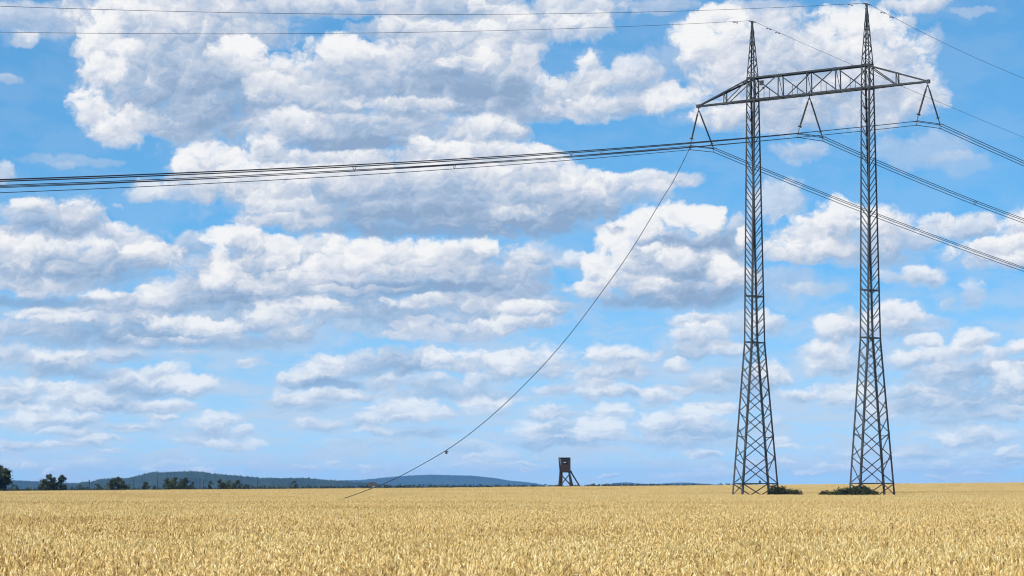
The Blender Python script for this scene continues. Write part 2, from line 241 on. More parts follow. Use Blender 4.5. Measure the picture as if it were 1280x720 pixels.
class MB:
    """collects bars, boxes, tubes and loose faces, then links them as one mesh object"""
    def __init__(s): s.v = []; s.f = []
    def add(s, vs, fs):
        k = len(s.v); s.v += [tuple(p) for p in vs]; s.f += [tuple(i+k for i in f) for f in fs]
    def frame(s, a, b, side=None):
        t = (b-a).normalized(); r = side if side is not None else Vector((0,0,1))
        if abs(t.dot(r.normalized())) > .98: r = Vector((1,0,0)) if abs(t.x) < .9 else Vector((0,1,0))
        n = t.cross(r).normalized(); return t, n, n.cross(t).normalized()
    def bar(s, a, b, w, h=None, side=None):
        h = h or w; t, n, m = s.frame(a, b, side)
        c = [(-w/2,-h/2),(w/2,-h/2),(w/2,h/2),(-w/2,h/2)]
        s.add([p+n*x+m*y for p in (a,b) for x,y in c], [(0,3,2,1),(4,5,6,7)]+[(i,(i+1)%4,4+(i+1)%4,4+i) for i in range(4)])
    def angle(s, a, b, w, n, m, th=.014):
        """L-section whose two flanges run along n and m from the line a-b"""
        c = [(0,0),(w,0),(w,th),(th,th),(th,w),(0,w)]
        t = (b-a).normalized(); n = (n-t*n.dot(t)).normalized(); m = (m-t*m.dot(t)-n*m.dot(n)).normalized()
        s.add([p+n*x+m*y for p in (a,b) for x,y in c], [(0,1,2,3),(0,3,4,5),(6,9,8,7),(6,11,10,9)]+[(i,6+i,6+(i+1)%6,(i+1)%6) for i in range(6)])
    def box(s, c, sx, sy, sz, ax=None):
        X, Y, Z = ax or (Vector((1,0,0)),Vector((0,1,0)),Vector((0,0,1)))
        s.add([c+X*sx*i/2+Y*sy*j/2+Z*sz*k/2 for k in (-1,1) for j in (-1,1) for i in (-1,1)],
              [(0,2,3,1),(4,5,7,6),(0,1,5,4),(2,6,7,3),(0,4,6,2),(1,3,7,5)])
    def tube(s, pts, r, n=6, cap=True):
        k0 = len(s.v); rs = r if isinstance(r, (list,tuple)) else [r]*len(pts)
        for i, p in enumerate(pts):
            a = pts[max(0,i-1)]; b = pts[min(len(pts)-1,i+1)]; t, u, v = s.frame(a, b)
            s.v += [tuple(p+(u*math.cos(2*math.pi*j/n)+v*math.sin(2*math.pi*j/n))*rs[i]) for j in range(n)]
        for i in range(len(pts)-1):
            for j in range(n):
                s.f.append((k0+i*n+j, k0+i*n+(j+1)%n, k0+(i+1)*n+(j+1)%n, k0+(i+1)*n+j))
        if cap:
            s.f.append(tuple(k0+j for j in range(n))[::-1]); s.f.append(tuple(k0+(len(pts)-1)*n+j for j in range(n)))
    def build(s, name, mat, parent=None, smooth=False):
        me = bpy.data.meshes.new(name); o = bpy.data.objects.new(name, me); COL.objects.link(o)
        off = Vector((0,0,0))
        if parent:
            o.parent = parent; p = parent
            while p: off += p.location; p = p.parent
        V_ = np.array(s.v, dtype=np.float64) - np.array(off)
        me.from_pydata(V_.tolist(), [], s.f); me.materials.append(mat)
        if smooth: me.polygons.foreach_set('use_smooth', [True]*len(me.polygons))
        me.update(); return o
def tag(o, label=None, cat=None, group=None, kind=None):
    for k, v in (('label',label),('category',cat),('group',group),('kind',kind)):
        if v: o[k] = v
    return o
def empty(name, loc, label, cat, group=None):
    o = bpy.data.objects.new(name, None); o.location = loc; COL.objects.link(o); o.empty_display_size = .3
    return tag(o, label, cat, group)
def smooth(a, b, x):
    t = min(1, max(0, (x-a)/(b-a))); return t*t*(3-2*t)
def ground_z(x, y):
    """flat by the camera, a low swell towards the right, then falling away behind the field"""
    xx = max(-140, min(140, x))
    z = smooth(215, 335, y)*(.55+.0085*xx)
    z += .05*noise1(x*.045+y*.02, 3)*smooth(10, 120, y)*(1-smooth(300,345,y)*.7)
    z -= .58*math.exp(-((x+15)/14)**2-((y-182)/24)**2)
    if y > 345: z -= (y-345)*.005 if y < 1000 else 3.27+(min(y,3200)-1000)*.009
    return z

# ------------------------------------------------------------------ materials
STEEL = material('weathered painted steel', (.022,.027,.032), .6, .0, .45, .9, .3, (.052,.060,.064))
PLATE_D = material('dark enamel', (.03,.03,.034), .4, 0, .1, 5)
PLATE_L = material('pale enamel', (.72,.72,.68), .5, 0, .05, 5)
CONC = material('concrete', (.32,.31,.29), .85, 0, .2, 4)
PORC = material('brown porcelain', (.018,.014,.014), .4, 0, .2, 6, .35)
FITT = material('galvanised fittings', (.11,.115,.12), .5, .6, .2, 8)
ALU = material('weathered aluminium strand', (.022,.027,.036), .6, .1, .2, 1.5)
WOOD = material('tarred weathered timber', (.026,.021,.019), .8, 0, .35, 6, .2)
BOARD = material('reddish brown boards', (.030,.019,.017), .75, 0, .45, 5, .2)
FELT = material('roofing felt', (.05,.05,.052), .85, 0, .2, 4, .2)
BARK = material('bark', (.06,.047,.036), .9, 0, .3, 6, .2)
LEAF_A = material('dark green leaves', (.021,.031,.013), .6, 0, .4, .8, .2, (.043,.056,.021))
LEAF_B = material('green leaves', (.036,.056,.018), .6, 0, .35, 1.0, .3, (.07,.092,.03))
LEAF_C = material('bramble leaves', (.016,.024,.009), .6, 0, .4, 1.6, .2, (.038,.051,.016))
POST = material('grey post timber', (.045,.042,.038), .85, 0, .25, 5, .2)
RENDER = material('pale render', (.42,.40,.36), .9, 0, .12, 1)

def ground_material():
    m = bpy.data.materials.new('field soil and grassland'); m.use_nodes = True; nt = m.node_tree; L = nt.links.new; b = nt.nodes['Principled BSDF']
    b.inputs['Roughness'].default_value = .95; b.inputs['Specular IOR Level'].default_value = .1
    g = nt.nodes.new('ShaderNodeNewGeometry')
    def noise(sc, det):
        n = nt.nodes.new('ShaderNodeTexNoise'); n.inputs['Scale'].default_value = sc; n.inputs['Detail'].default_value = det; L(g.outputs['Position'], n.inputs['Vector']); return n.outputs[0]
    def ramp(f, st):
        r = nt.nodes.new('ShaderNodeValToRGB'); e = r.color_ramp.elements
        e[0].position, e[0].color = st[0][0], (*st[0][1],1); e[1].position, e[1].color = st[-1][0], (*st[-1][1],1)
        for p, c in st[1:-1]: q = e.new(p); q.color = (*c,1)
        L(f, r.inputs[0]); return r.outputs[0]
    near = ramp(noise(3.0, 8), [(.3,(.12,.085,.05)),(.55,(.22,.16,.085)),(.75,(.30,.23,.12))])
    far = ramp(noise(.004, 4), [(.35,(.07,.09,.03)),(.5,(.16,.15,.06)),(.55,(.30,.23,.11)),(.7,(.09,.11,.04))])
    s = nt.nodes.new('ShaderNodeSeparateXYZ'); L(g.outputs['Position'], s.inputs[0])
    r = nt.nodes.new('ShaderNodeMapRange'); r.inputs[1].default_value = 335; r.inputs[2].default_value = 345; L(s.outputs[1], r.inputs[0])
    mx = nt.nodes.new('ShaderNodeMix'); mx.data_type = 'RGBA'; L(r.outputs[0], mx.inputs[0]); L(near, mx.inputs[6]); L(far, mx.inputs[7])
    L(mx.outputs[2], b.inputs['Base Color']); return m
def build_ground():
    xs = np.unique(np.concatenate([np.linspace(-120,120,97), np.array([-8950,-7000,-5000,-3000,-2000,-1200,-800,-500,-350,-250,-180,180,250,350,500,800,1200,2000,3000,5000,7000,8950])]))
    ys = np.unique(np.concatenate([np.array([-600,-200,-60,-20]), np.linspace(0,420,141), np.array([450,500,600,700,800,900,1000,1300,1700,2200,2700,3200,4000,6000,9000,9850])]))
    V_ = [(x,y,ground_z(x,y)) for y in ys for x in xs]; nx = len(xs)
    F_ = [(j*nx+i, j*nx+i+1, (j+1)*nx+i+1, (j+1)*nx+i) for j in range(len(ys)-1) for i in range(nx-1)]
    mb = MB(); mb.v = V_; mb.f = F_
    tag(mb.build('ground', ground_material(), smooth=True), kind='structure')

# ------------------------------------------------------------------ wheat
def wheat_material():
    m = bpy.data.materials.new('ripe wheat'); m.use_nodes = True; nt = m.node_tree; L = nt.links.new; N = nt.nodes; N.clear()
    at_ = N.new('ShaderNodeAttribute'); at_.attribute_name = 'tone'
    r = N.new('ShaderNodeValToRGB'); e = r.color_ramp.elements
    st = WHEAT_RAMP
    e[0].position, e[0].color = st[0][0], (*st[0][1],1); e[1].position, e[1].color = st[-1][0], (*st[-1][1],1)
    for p, c in st[1:-1]: q = e.new(p); q.color = (*c,1)
    g = N.new('ShaderNodeNewGeometry')
    mp = N.new('ShaderNodeVectorMath'); mp.operation = 'MULTIPLY'; mp.inputs[1].default_value = (.018,.05,.02); L(g.outputs['Position'], mp.inputs[0])
    n = N.new('ShaderNodeTexNoise'); n.inputs['Scale'].default_value = 1; n.inputs['Detail'].default_value = 5; n.inputs['Roughness'].default_value = .55; L(mp.outputs[0], n.inputs['Vector'])
    mp2 = N.new('ShaderNodeVectorMath'); mp2.operation = 'MULTIPLY'; mp2.inputs[1].default_value = (.5,.5,.1); L(g.outputs['Position'], mp2.inputs[0])
    n2 = N.new('ShaderNodeTexNoise'); n2.inputs['Scale'].default_value = 1; n2.inputs['Detail'].default_value = 4; L(mp2.outputs[0], n2.inputs['Vector'])
    def M(op, a, b, c=0):
        k = N.new('ShaderNodeMath'); k.operation = op
        for i, v in enumerate((a,b,c)):
            if isinstance(v, bpy.types.NodeSocket): L(v, k.inputs[i])
            else: k.inputs[i].default_value = v
        return k.outputs[0]
    f = M('MULTIPLY_ADD', M('SUBTRACT', n.outputs[0], .5), 1.25, at_.outputs['Fac'])
    f = M('MULTIPLY_ADD', M('SUBTRACT', n2.outputs[0], .5), .5, f)
    L(f, r.inputs[0])
    zone = N.new('ShaderNodeMapRange'); zone.inputs[1].default_value = .50; zone.inputs[2].default_value = .72; zone.inputs[3].default_value = 0; zone.inputs[4].default_value = .8; L(n.outputs[0], zone.inputs[0])
    gr = N.new('ShaderNodeMix'); gr.data_type = 'RGBA'; gr.blend_type = 'MULTIPLY'; L(zone.outputs[0], gr.inputs[0]); L(r.outputs[0], gr.inputs[6]); gr.inputs[7].default_value = (.66,.64,.42,1)
    r = type('o', (), {'outputs': [gr.outputs[2]]})
    d = N.new('ShaderNodeBsdfPrincipled'); d.inputs['Roughness'].default_value = .45; d.inputs['Specular IOR Level'].default_value = .5; L(r.outputs[0], d.inputs['Base Color'])
    t = N.new('ShaderNodeBsdfTranslucent'); L(r.outputs[0], t.inputs[0])
    mx = N.new('ShaderNodeMixShader'); mx.inputs[0].default_value = .24; L(d.outputs[0], mx.inputs[1]); L(t.outputs[0], mx.inputs[2])
    o = N.new('ShaderNodeOutputMaterial'); L(mx.outputs[0], o.inputs[0]); return m
WHEAT_RAMP = [(0.0,(.11,.073,.024)),(.22,(.33,.21,.062)),(.48,(.68,.465,.155)),(.75,(.80,.615,.265)),(1.0,(.85,.735,.43))]

def wheat_patch(idx, mat, R=.95, dens=330):
    rg = np.random.default_rng(100+idx); Vs, Fs, T = [], [], []
    def quadstrip(pts, side, w, tone):
        k = len(Vs)
        for p, ww in zip(pts, w): Vs.append(p-side*ww); Vs.append(p+side*ww); T.extend([tone,tone])
        for i in range(len(pts)-1): Fs.append((k+2*i,k+2*i+1,k+2*i+3,k+2*i+2))
    n = int(dens*math.pi*R*R)
    for i in range(n):
        rr = R*math.sqrt(rg.random()); a = rg.random()*6.283
        base = np.array([rr*math.cos(a), rr*math.sin(a), 0.0])
        h = .86+rg.normal()*.055; la = rg.random()*6.283; lean = abs(rg.normal())*.10+.02
        dr = np.array([math.cos(la), math.sin(la), 0]); sd = np.array([-dr[1], dr[0], 0]); sa = rg.random()*3.14
        side = np.array([math.cos(sa), math.sin(sa), 0])
        tone = .5+rg.normal()*.16
        if rg.random() < .035: tone -= .3
        top = base+dr*lean*h+np.array([0,0,h])
        quadstrip([base+dr*lean*.1+np.array([0,0,h*.35]), base+dr*lean*h*.45+np.array([0,0,h*.75]), top], side, [.0028,.0026,.002], tone-.05)
        # ear: a spindle that nods over
        nod = rg.random()**1.2*2.0; ln = .046+rg.random()*.022; wd = .0058+rg.random()*.0024
        p = top.copy(); th = .15+lean; ring = []; seg = 4
        for s_ in range(seg+1):
            ax = dr*math.sin(th)+np.array([0,0,math.cos(th)]); up = dr*math.cos(th)-np.array([0,0,math.sin(th)])
            wq = wd*(.45,1.0,1.05,.8,.15)[s_]
            ring.append((p.copy(), up.copy(), wq, ax)); p = p+ax*ln/seg; th += nod/seg
        k = len(Vs)
        for (c, up, wq, ax) in ring:
            for j in range(4):
                q = j*math.pi/2; Vs.append(c+sd*wq*math.cos(q)+up*wq*.75*math.sin(q)); T.append(tone+.12+rg.normal()*.05)
        for s_ in range(seg):
            for j in range(4): Fs.append((k+s_*4+j, k+s_*4+(j+1)%4, k+s_*4+4+(j+1)%4, k+s_*4+4+j))
        # awns
        for q in range(5):
            c, up, wq, ax = ring[1+q%4]; j = q*1.9+rg.random()
            o_ = sd*math.cos(j)+up*math.sin(j); tip = c+ax*(.024+rg.random()*.02)+o_*(.010+rg.random()*.014)
            k = len(Vs); e_ = np.cross(o_, ax)*.0011
            Vs.extend([c+o_*wq-e_, c+o_*wq+e_, tip]); T.extend([tone+.08]*3); Fs.append((k,k+1,k+2))
        # dry leaf
        if rg.random() < .25:
            la2 = rg.random()*6.283; d2 = np.array([math.cos(la2), math.sin(la2), 0]); s2 = np.array([-d2[1], d2[0], 0])
            p0 = base+dr*lean*h*.5+np.array([0,0,h*(.55+.3*rg.random())]); pts = []; thl = .3+rg.random()*.4
            for s_ in range(5):
                pts.append(p0.copy()); p0 = p0+(d2*math.sin(thl)+np.array([0,0,math.cos(thl)]))*.045; thl += .5
            quadstrip(pts, s2, [.0025,.0034,.0032,.0024,.001], tone-.1+rg.normal()*.08)
    me = bpy.data.meshes.new('wheat stand'); me.from_pydata([tuple(v) for v in Vs], [], Fs)
    a_ = me.attributes.new('tone', 'FLOAT', 'POINT'); a_.data.foreach_set('value', np.array(T, dtype=np.float32))
    me.materials.append(mat); me.update()
    return bpy.data.objects.new('wheat_stand', me)

def build_wheat(keepouts):
    mat = wheat_material(); src = [wheat_patch(i, mat) for i in range(6)]
    rg = np.random.default_rng(5); pts = []; step = 1.22; y = 9.0
    while y < 336:
        half = .212*y*1.06+16; x = -half
        while x < half:
            px, py = x+rg.uniform(-.45,.45), y+rg.uniform(-.45,.45); x += step
            if any(abs((px-c[0])*c[4]+(py-c[1])*c[5]) < c[2] and abs(-(px-c[0])*c[5]+(py-c[1])*c[4]) < c[3] for c in keepouts): continue
            pts.append((px, py, ground_z(px,py)-.02))
        y += step
    me = bpy.data.meshes.new('wheat'); me.from_pydata(pts, [], []); me.materials.append(mat)
    o = bpy.data.objects.new('wheat', me); COL.objects.link(o); tag(o, kind='stuff')
    gt = bpy.data.node_groups.new('wheat stand', 'GeometryNodeTree'); N, L = gt.nodes, gt.links.new
    gt.interface.new_socket('Geometry', in_out='INPUT', socket_type='NodeSocketGeometry'); gt.interface.new_socket('Geometry', in_out='OUTPUT', socket_type='NodeSocketGeometry')
    gi = N.new('NodeGroupInput'); go = N.new('NodeGroupOutput'); j = N.new('GeometryNodeJoinGeometry')
    for s in src:
        i = N.new('GeometryNodeObjectInfo'); i.inputs['Object'].default_value = s; i.inputs['As Instance'].default_value = False
        t = N.new('GeometryNodeGeometryToInstance'); L(i.outputs['Geometry'], t.inputs[0]); L(t.outputs[0], j.inputs[0])
    ip = N.new('GeometryNodeInstanceOnPoints'); L(gi.outputs[0], ip.inputs['Points']); L(j.outputs[0], ip.inputs['Instance']); ip.inputs['Pick Instance'].default_value = True
    ri = N.new('FunctionNodeRandomValue'); ri.data_type = 'INT'; ri.inputs[4].default_value = 0; ri.inputs[5].default_value = len(src)-1; L(ri.outputs[2], ip.inputs['Instance Index'])
    rv = N.new('FunctionNodeRandomValue'); rv.data_type = 'FLOAT_VECTOR'; rv.inputs[0].default_value = (-.03,-.03,-1.1); rv.inputs[1].default_value = (.03,.03,1.1); rv.inputs[8].default_value = 3; L(rv.outputs[0], ip.inputs['Rotation'])
    rs = N.new('FunctionNodeRandomValue'); rs.data_type = 'FLOAT_VECTOR'; rs.inputs[0].default_value = (.95,.95,.95); rs.inputs[1].default_value = (1.05,1.05,1.05); rs.inputs[8].default_value = 9; L(rs.outputs[0], ip.inputs['Scale'])
    L(ip.outputs[0], go.inputs[0])
    md = o.modifiers.new('stand', 'NODES'); md.node_group = gt
    return o

# ------------------------------------------------------------------ pylon
ARM_Z = 33.0+EYE
def armpt(x, y):
    r = pixdir(x, y); return Vector((0,0,EYE))+r*(33.0/r.z)
TIP_L, TIP_R = armpt(873,134), armpt(1160,103)
ARM_D = Vector((TIP_R.x-TIP_L.x, TIP_R.y-TIP_L.y, 0)); ARM_LEN = ARM_D.length; ARM_D.normalize()
ARM_U = Vector((-ARM_D.y, ARM_D.x, 0))                    # across the arm, away from the camera
def on_arm(px):
    k = (px-640)/FOC*CP                                     # s where x/y matches (level line, good to a pixel)
    lo, hi = 0, ARM_LEN
    for _ in range(50):
        s = (lo+hi)/2; p = TIP_L+ARM_D*s; v = p-Vector((0,0,EYE)); fy = v.y*CP+v.z*SP
        if v.x/fy < (px-640)/FOC: lo = s
        else: hi = s
    return s
S1, S2 = on_arm(941.0), on_arm(1084.5)
ANG = D2R(44.0); WIRE = Vector((math.cos(ANG), math.sin(ANG), 0))
def in_plane(P, x, y):
    """where the view line through (x, y) meets the upright plane through P along the line's run: (run, height)"""
    r = pixdir(x, y); det = WIRE.x*(-r.y)+r.x*WIRE.y
    s = (-P.x*(-r.y)+(-r.x)*P.y)/det*1.0
    # solve P + WIRE s = r k
    A = np.array([[WIRE.x,-r.x],[WIRE.y,-r.y]]); s, k = np.linalg.solve(A, -np.array([P.x,P.y]))
    return s, EYE+r.z*k

def prof(z, tab):
    for (z0,a0,b0),(z1,a1,b1) in zip(tab, tab[1:]):
        if z <= z1: t = (z-z0)/(z1-z0); return a0+(a1-a0)*t, b0+(b1-b0)*t
    return tab[-1][1:]
def build_mast(root, cx, cy, top_z, plate, ztop):
    g0 = ground_z(cx, cy)
    tab = [(g0-.3,.54,3.17),(13.95,.41,1.08),(ARM_Z,.42,.42),(ztop,.39,.36),(top_z,.05,.05)]
    m = MB(); C = Vector((cx,cy,0))
    cor = [(-1,-1),(1,-1),(1,1),(-1,1)]                    # (along arm, along line)
    def P(i, z):
        a, b = prof(z, tab); return C+ARM_D*(cor[i][0]*a)+ARM_U*(cor[i][1]*b)+Vector((0,0,z))
    zs = [t[0] for t in tab]
    for i in range(4):
        n, mm = ARM_D*-cor[i][0], ARM_U*-cor[i][1]
        for k, w in enumerate((.155,.135,.11,.08)): m.angle(P(i,zs[k]), P(i,zs[k+1]), w, n, mm, .022)
    def ring(z, w=.075, faces=(0,1,2,3)):
        for i in faces:
            out = (P(i,z)+P((i+1)%4,z))*.5-C; out.z = 0
            m.bar(P(i,z), P((i+1)%4,z), w, .03, out.normalized())
        if len(faces) == 4: m.bar(P(0,z), P(2,z), w*.7)
    def face(i, z0, z1, n, w, style, ph=0):
        j = (i+1)%4
        for k in range(n):
            g_ = 1.32 if z0 < 5 and n > 3 else 1.0          # panels get shorter as the mast narrows
            fa, fb_ = k/n, (k+1)/n; fa, fb_ = (g_*fa-(g_-1)*fa*fa, g_*fb_-(g_-1)*fb_*fb_)
            a, b = z0+(z1-z0)*fa, z0+(z1-z0)*fb_
            out = (P(i,a)+P(j,a))*.5-C; out.z = 0; out.normalize()
            f = (k+ph) % 2
            pa, pb = ((P(i,a),P(j,b)) if f else (P(j,a),P(i,b)))
            if style == 'x':
                m.bar(P(i,a)+out*.012, P(j,b)+out*.012, w, .025, out); m.bar(P(j,a)-out*.018, P(i,b)-out*.018, w, .025, out)
            elif style == 's':                              # single lacing, all bars falling the same way
                hi, lo = (i, j) if i in (0,2) else (j, i)
                sh = (b-a)*.5*(i > 1)
                if b+sh <= z1+.01: m.bar(P(hi,b+sh), P(lo,a+sh), w, .03, out)
            else: m.bar(pa, pb, w, .03, out)
    zb = g0+1.95
    ring(zb, .09); ring(13.95, .10); ring(17.9, .10); ring(g0+5.9,.07,(0,2))
    for i in (1,3):
        face(i, g0-.1, zb, 1, .085, 'x'); face(i, zb, 13.95, 7, .078, 'x')
        face(i, 13.95, ARM_Z-.1, 19, .075, 's'); face(i, ztop, top_z-.35, 7, .065, 'z', i//2)
        face(i, ARM_Z, ztop, 2, .06, 'z')
    for i in (0,2):
        face(i, g0-.1, zb, 2, .07, 'z'); face(i, zb, 13.95, 9, .075, 's')
        face(i, 13.95, ARM_Z-.1, 19, .075, 's'); face(i, ztop, top_z-.35, 7, .065, 'z', i//2); face(i, ARM_Z, ztop, 2, .06, 'z')
    ring(ARM_Z, .08); ring(ztop, .07)
    # step bolts up one leg
    for k in range(70):
        z = 3+k*.45
        if z < ARM_Z: p = P(3,z); m.bar(p, p-ARM_D*.16, .022)
    # cap with the earth-wire bracket
    m.box(C+Vector((0,0,top_z-.05)), .22, .22, .2); m.bar(C+Vector((0,0,top_z))-ARM_U*.0-WIRE*.45, C+Vector((0,0,top_z))+WIRE*.45, .07)
    o = m.build('lattice_mast', STEEL, root)
    for i in range(4):
        f = MB(); p = P(i, g0-.3); f.box(Vector((p.x,p.y,g0+.05)), .55, .55, .8); f.build('footing', CONC, o)
    f = MB(); pl = (P(0,zb)*.42+P(1,zb)*.58) if plate is PLATE_L else (P(1,zb)*.52+P(2,zb)*.48)
    out = -ARM_D if plate is PLATE_D else -ARM_U
    f.box((P(1,zb)*.55+P(2,zb)*.45)+ARM_D*.06+Vector((0,0,.14)), .30, .02, .24, (ARM_U, ARM_D, Vector((0,0,1)))); f.build('number_plate', plate, o)
    return P

def build_crossarm(root, ztop):
    m = MB(); T = TIP_L.copy(); T.z = 0
    def sec(s):
        """half width and heights of the arm at s"""
        if s < S1: t = s/S1
        elif s > S2: t = (ARM_LEN-s)/(ARM_LEN-S2)
        else: t = 1
        return .06+.40*t, ARM_Z, ARM_Z+.16+(ztop-ARM_Z-.16)*t
    def Q(s, side, up):
        w, zb, zt = sec(s); return T+ARM_D*s+ARM_U*(side*w*(.85 if up else 1))+Vector((0,0,zt if up else zb))
    nodes = [0, S1*.5, S1]+[S1+(S2-S1)*k/4 for k in (1,2,3)]+[S2, (S2+ARM_LEN)/2, ARM_LEN]
    for sd in (-1,1):
        for a, b in ((0,S1),(S1,S2),(S2,ARM_LEN)):
            m.angle(Q(a,sd,0), Q(b,sd,0), .145, ARM_U*-sd, Vector((0,0,1)), .03); m.angle(Q(a,sd,1), Q(b,sd,1), .13, ARM_U*-sd, Vector((0,0,-1)), .025)
        o_ = ARM_U*sd
        for k, (a, b) in enumerate(zip(nodes, nodes[1:])):
            if 0 < k: m.bar(Q(a,sd,0), Q(a,sd,1), .10, .03, o_)
            if a < S1-.1:
                if k == 1: m.bar(Q(a,sd,0), Q(b,sd,1), .08, .03, o_)
            elif b > S2+.1:
                if k == len(nodes)-3: m.bar(Q(b,sd,0), Q(a,sd,1), .08, .03, o_)
            else:
                if (k % 2 == 0) == (sd < 0): m.bar(Q(a,sd,0), Q(b,sd,1), .09, .03, o_)
                else: m.bar(Q(a,sd,1), Q(b,sd,0), .09, .03, o_)
                mid = (a+b)/2
                m.bar((Q(a,sd,0)+Q(b,sd,0))*.5, (Q(a,sd,0)+Q(b,sd,0))*.5+Vector((0,0,.001))+ (Q(a,sd,1)-Q(a,sd,0))*.5, .045, .02, o_)
    n = 26
    for k in range(n):
        a, b = ARM_LEN*k/n, ARM_LEN*(k+1)/n; sd = 1 if k % 2 else -1
        m.bar(Q(a,sd,0), Q(b,-sd,0), .06, .03); m.bar(Q(b,sd,0), Q(b,-sd,0), .05, .03)
        if S1*.4 < a < ARM_LEN-S1*.5: m.bar(Q(a,sd,1), Q(b,-sd,1), .05, .03)
    for s in nodes[1:-1]: m.bar(Q(s,-1,1), Q(s,1,1), .06, .03); m.bar(Q(s,-1,1), Q(s,1,0), .045, .03)
    m.box(T+Vector((0,0,ARM_Z+.08)), .32, .22, .3, (ARM_D,ARM_U,Vector((0,0,1)))); m.box(T+ARM_D*ARM_LEN+Vector((0,0,ARM_Z+.08)), .32, .22, .3, (ARM_D,ARM_U,Vector((0,0,1))))
    o = m.build('crossarm', STEEL, root)
    s = on_arm(956.0); f = MB(); f.box(T+ARM_D*s-ARM_U*.52+Vector((0,0,ARM_Z+1.42)), .42, .05, .42, (ARM_D,ARM_U,Vector((0,0,1))))
    f.box(T+ARM_D*(s+.15)-ARM_U*.5+Vector((0,0,ARM_Z+.98)), .16, .05, .2, (ARM_D,ARM_U,Vector((0,0,1)))); f.build('sign_plate', PLATE_D, o)

PHASE = [  # apex, left and right end of the strings, then the upper conductors: left clamp, right clamp, run to the left, run to the right
 dict(top=(873.5,139.5), sl=(864,176), sr=(891,183), cl=(863,182.5), cr=(892,185.5),
      L=[(700,193),(600,201),(500,208.8),(350,218.5),(200,227.5),(0,235.5)]*1+[(0,235.5)]*3, R=[(954,212.5),(1074,258),(1180,300.5),(1280,335)]),
 dict(top=(1011.8,123.5), sl=(999,161), sr=(1027,168.5), cl=(997.5,167), cr=(1028.5,171.5),
      L=[(860,178.5),(700,191.8),(500,205.4),(200,221),(0,226.3)]+[(0,226.3)]*3, R=[(1074,191.2),(1160,228.5),(1230,256),(1280,274.5)]),
 dict(top=(1159.5,107.5), sl=(1147.5,146), sr=(1173.5,150.5), cl=(1146,151.5), cr=(1175,155.5),
      L=[(1011,162.8),(862,177.5),(700,190.8),(500,204.3),(200,219.3),(0,224)]+[(0,224)]*3, R=[(1220,175.5),(1250,189.5),(1280,203)]),
]
def fit_run(P, s0, z0, pix):
    """sagging run of wire through its clamp: z = z0 + a t + b t^2 with t the distance from the clamp"""
    A, B = [], []
    for x, y in pix:
        s, z = in_plane(P, x, y); t = abs(s-s0); A.append((t, t*t)); B.append(z-z0)
    A, B = np.array(A), np.array(B)
    (a, b), *_ = np.linalg.lstsq(A, B, rcond=None)
    if b < .0003: b = .0003; a = float((A[:,0]*(B-b*A[:,1])).sum()/(A[:,0]**2).sum())
    return a, b
def insulator(root, p, q):
    """long-rod insulator string from p down to q with its sheds, and its end fittings"""
    L_ = (q-p).length; t = (q-p)/L_; m = MB(); pts = []; rs = []
    n = 30; a0, a1 = .10, .90
    for k in range(n):
        for f, r in ((0,.045),(.45,.085),(.6,.085),(.95,.045)):
            pts.append(p+t*L_*(a0+(a1-a0)*(k+f)/n)); rs.append(r)
    m.tube(pts, rs, 8); o = m.build('insulator_string', PORC, root)
    e = MB(); e.tube([p, p+t*L_*a0*.5, p+t*L_*a0], [.04,.05,.06], 6); e.build('end_fitting', FITT, o)
    e = MB(); e.tube([p+t*L_*a1, p+t*L_*(a1+.02), p+t*L_*(a1+.021), p+t*L_*(a1+.03), p+t*L_*(a1+.031), q], [.06,.06,.17,.17,.05,.045], 10); e.build('end_fitting', FITT, o)

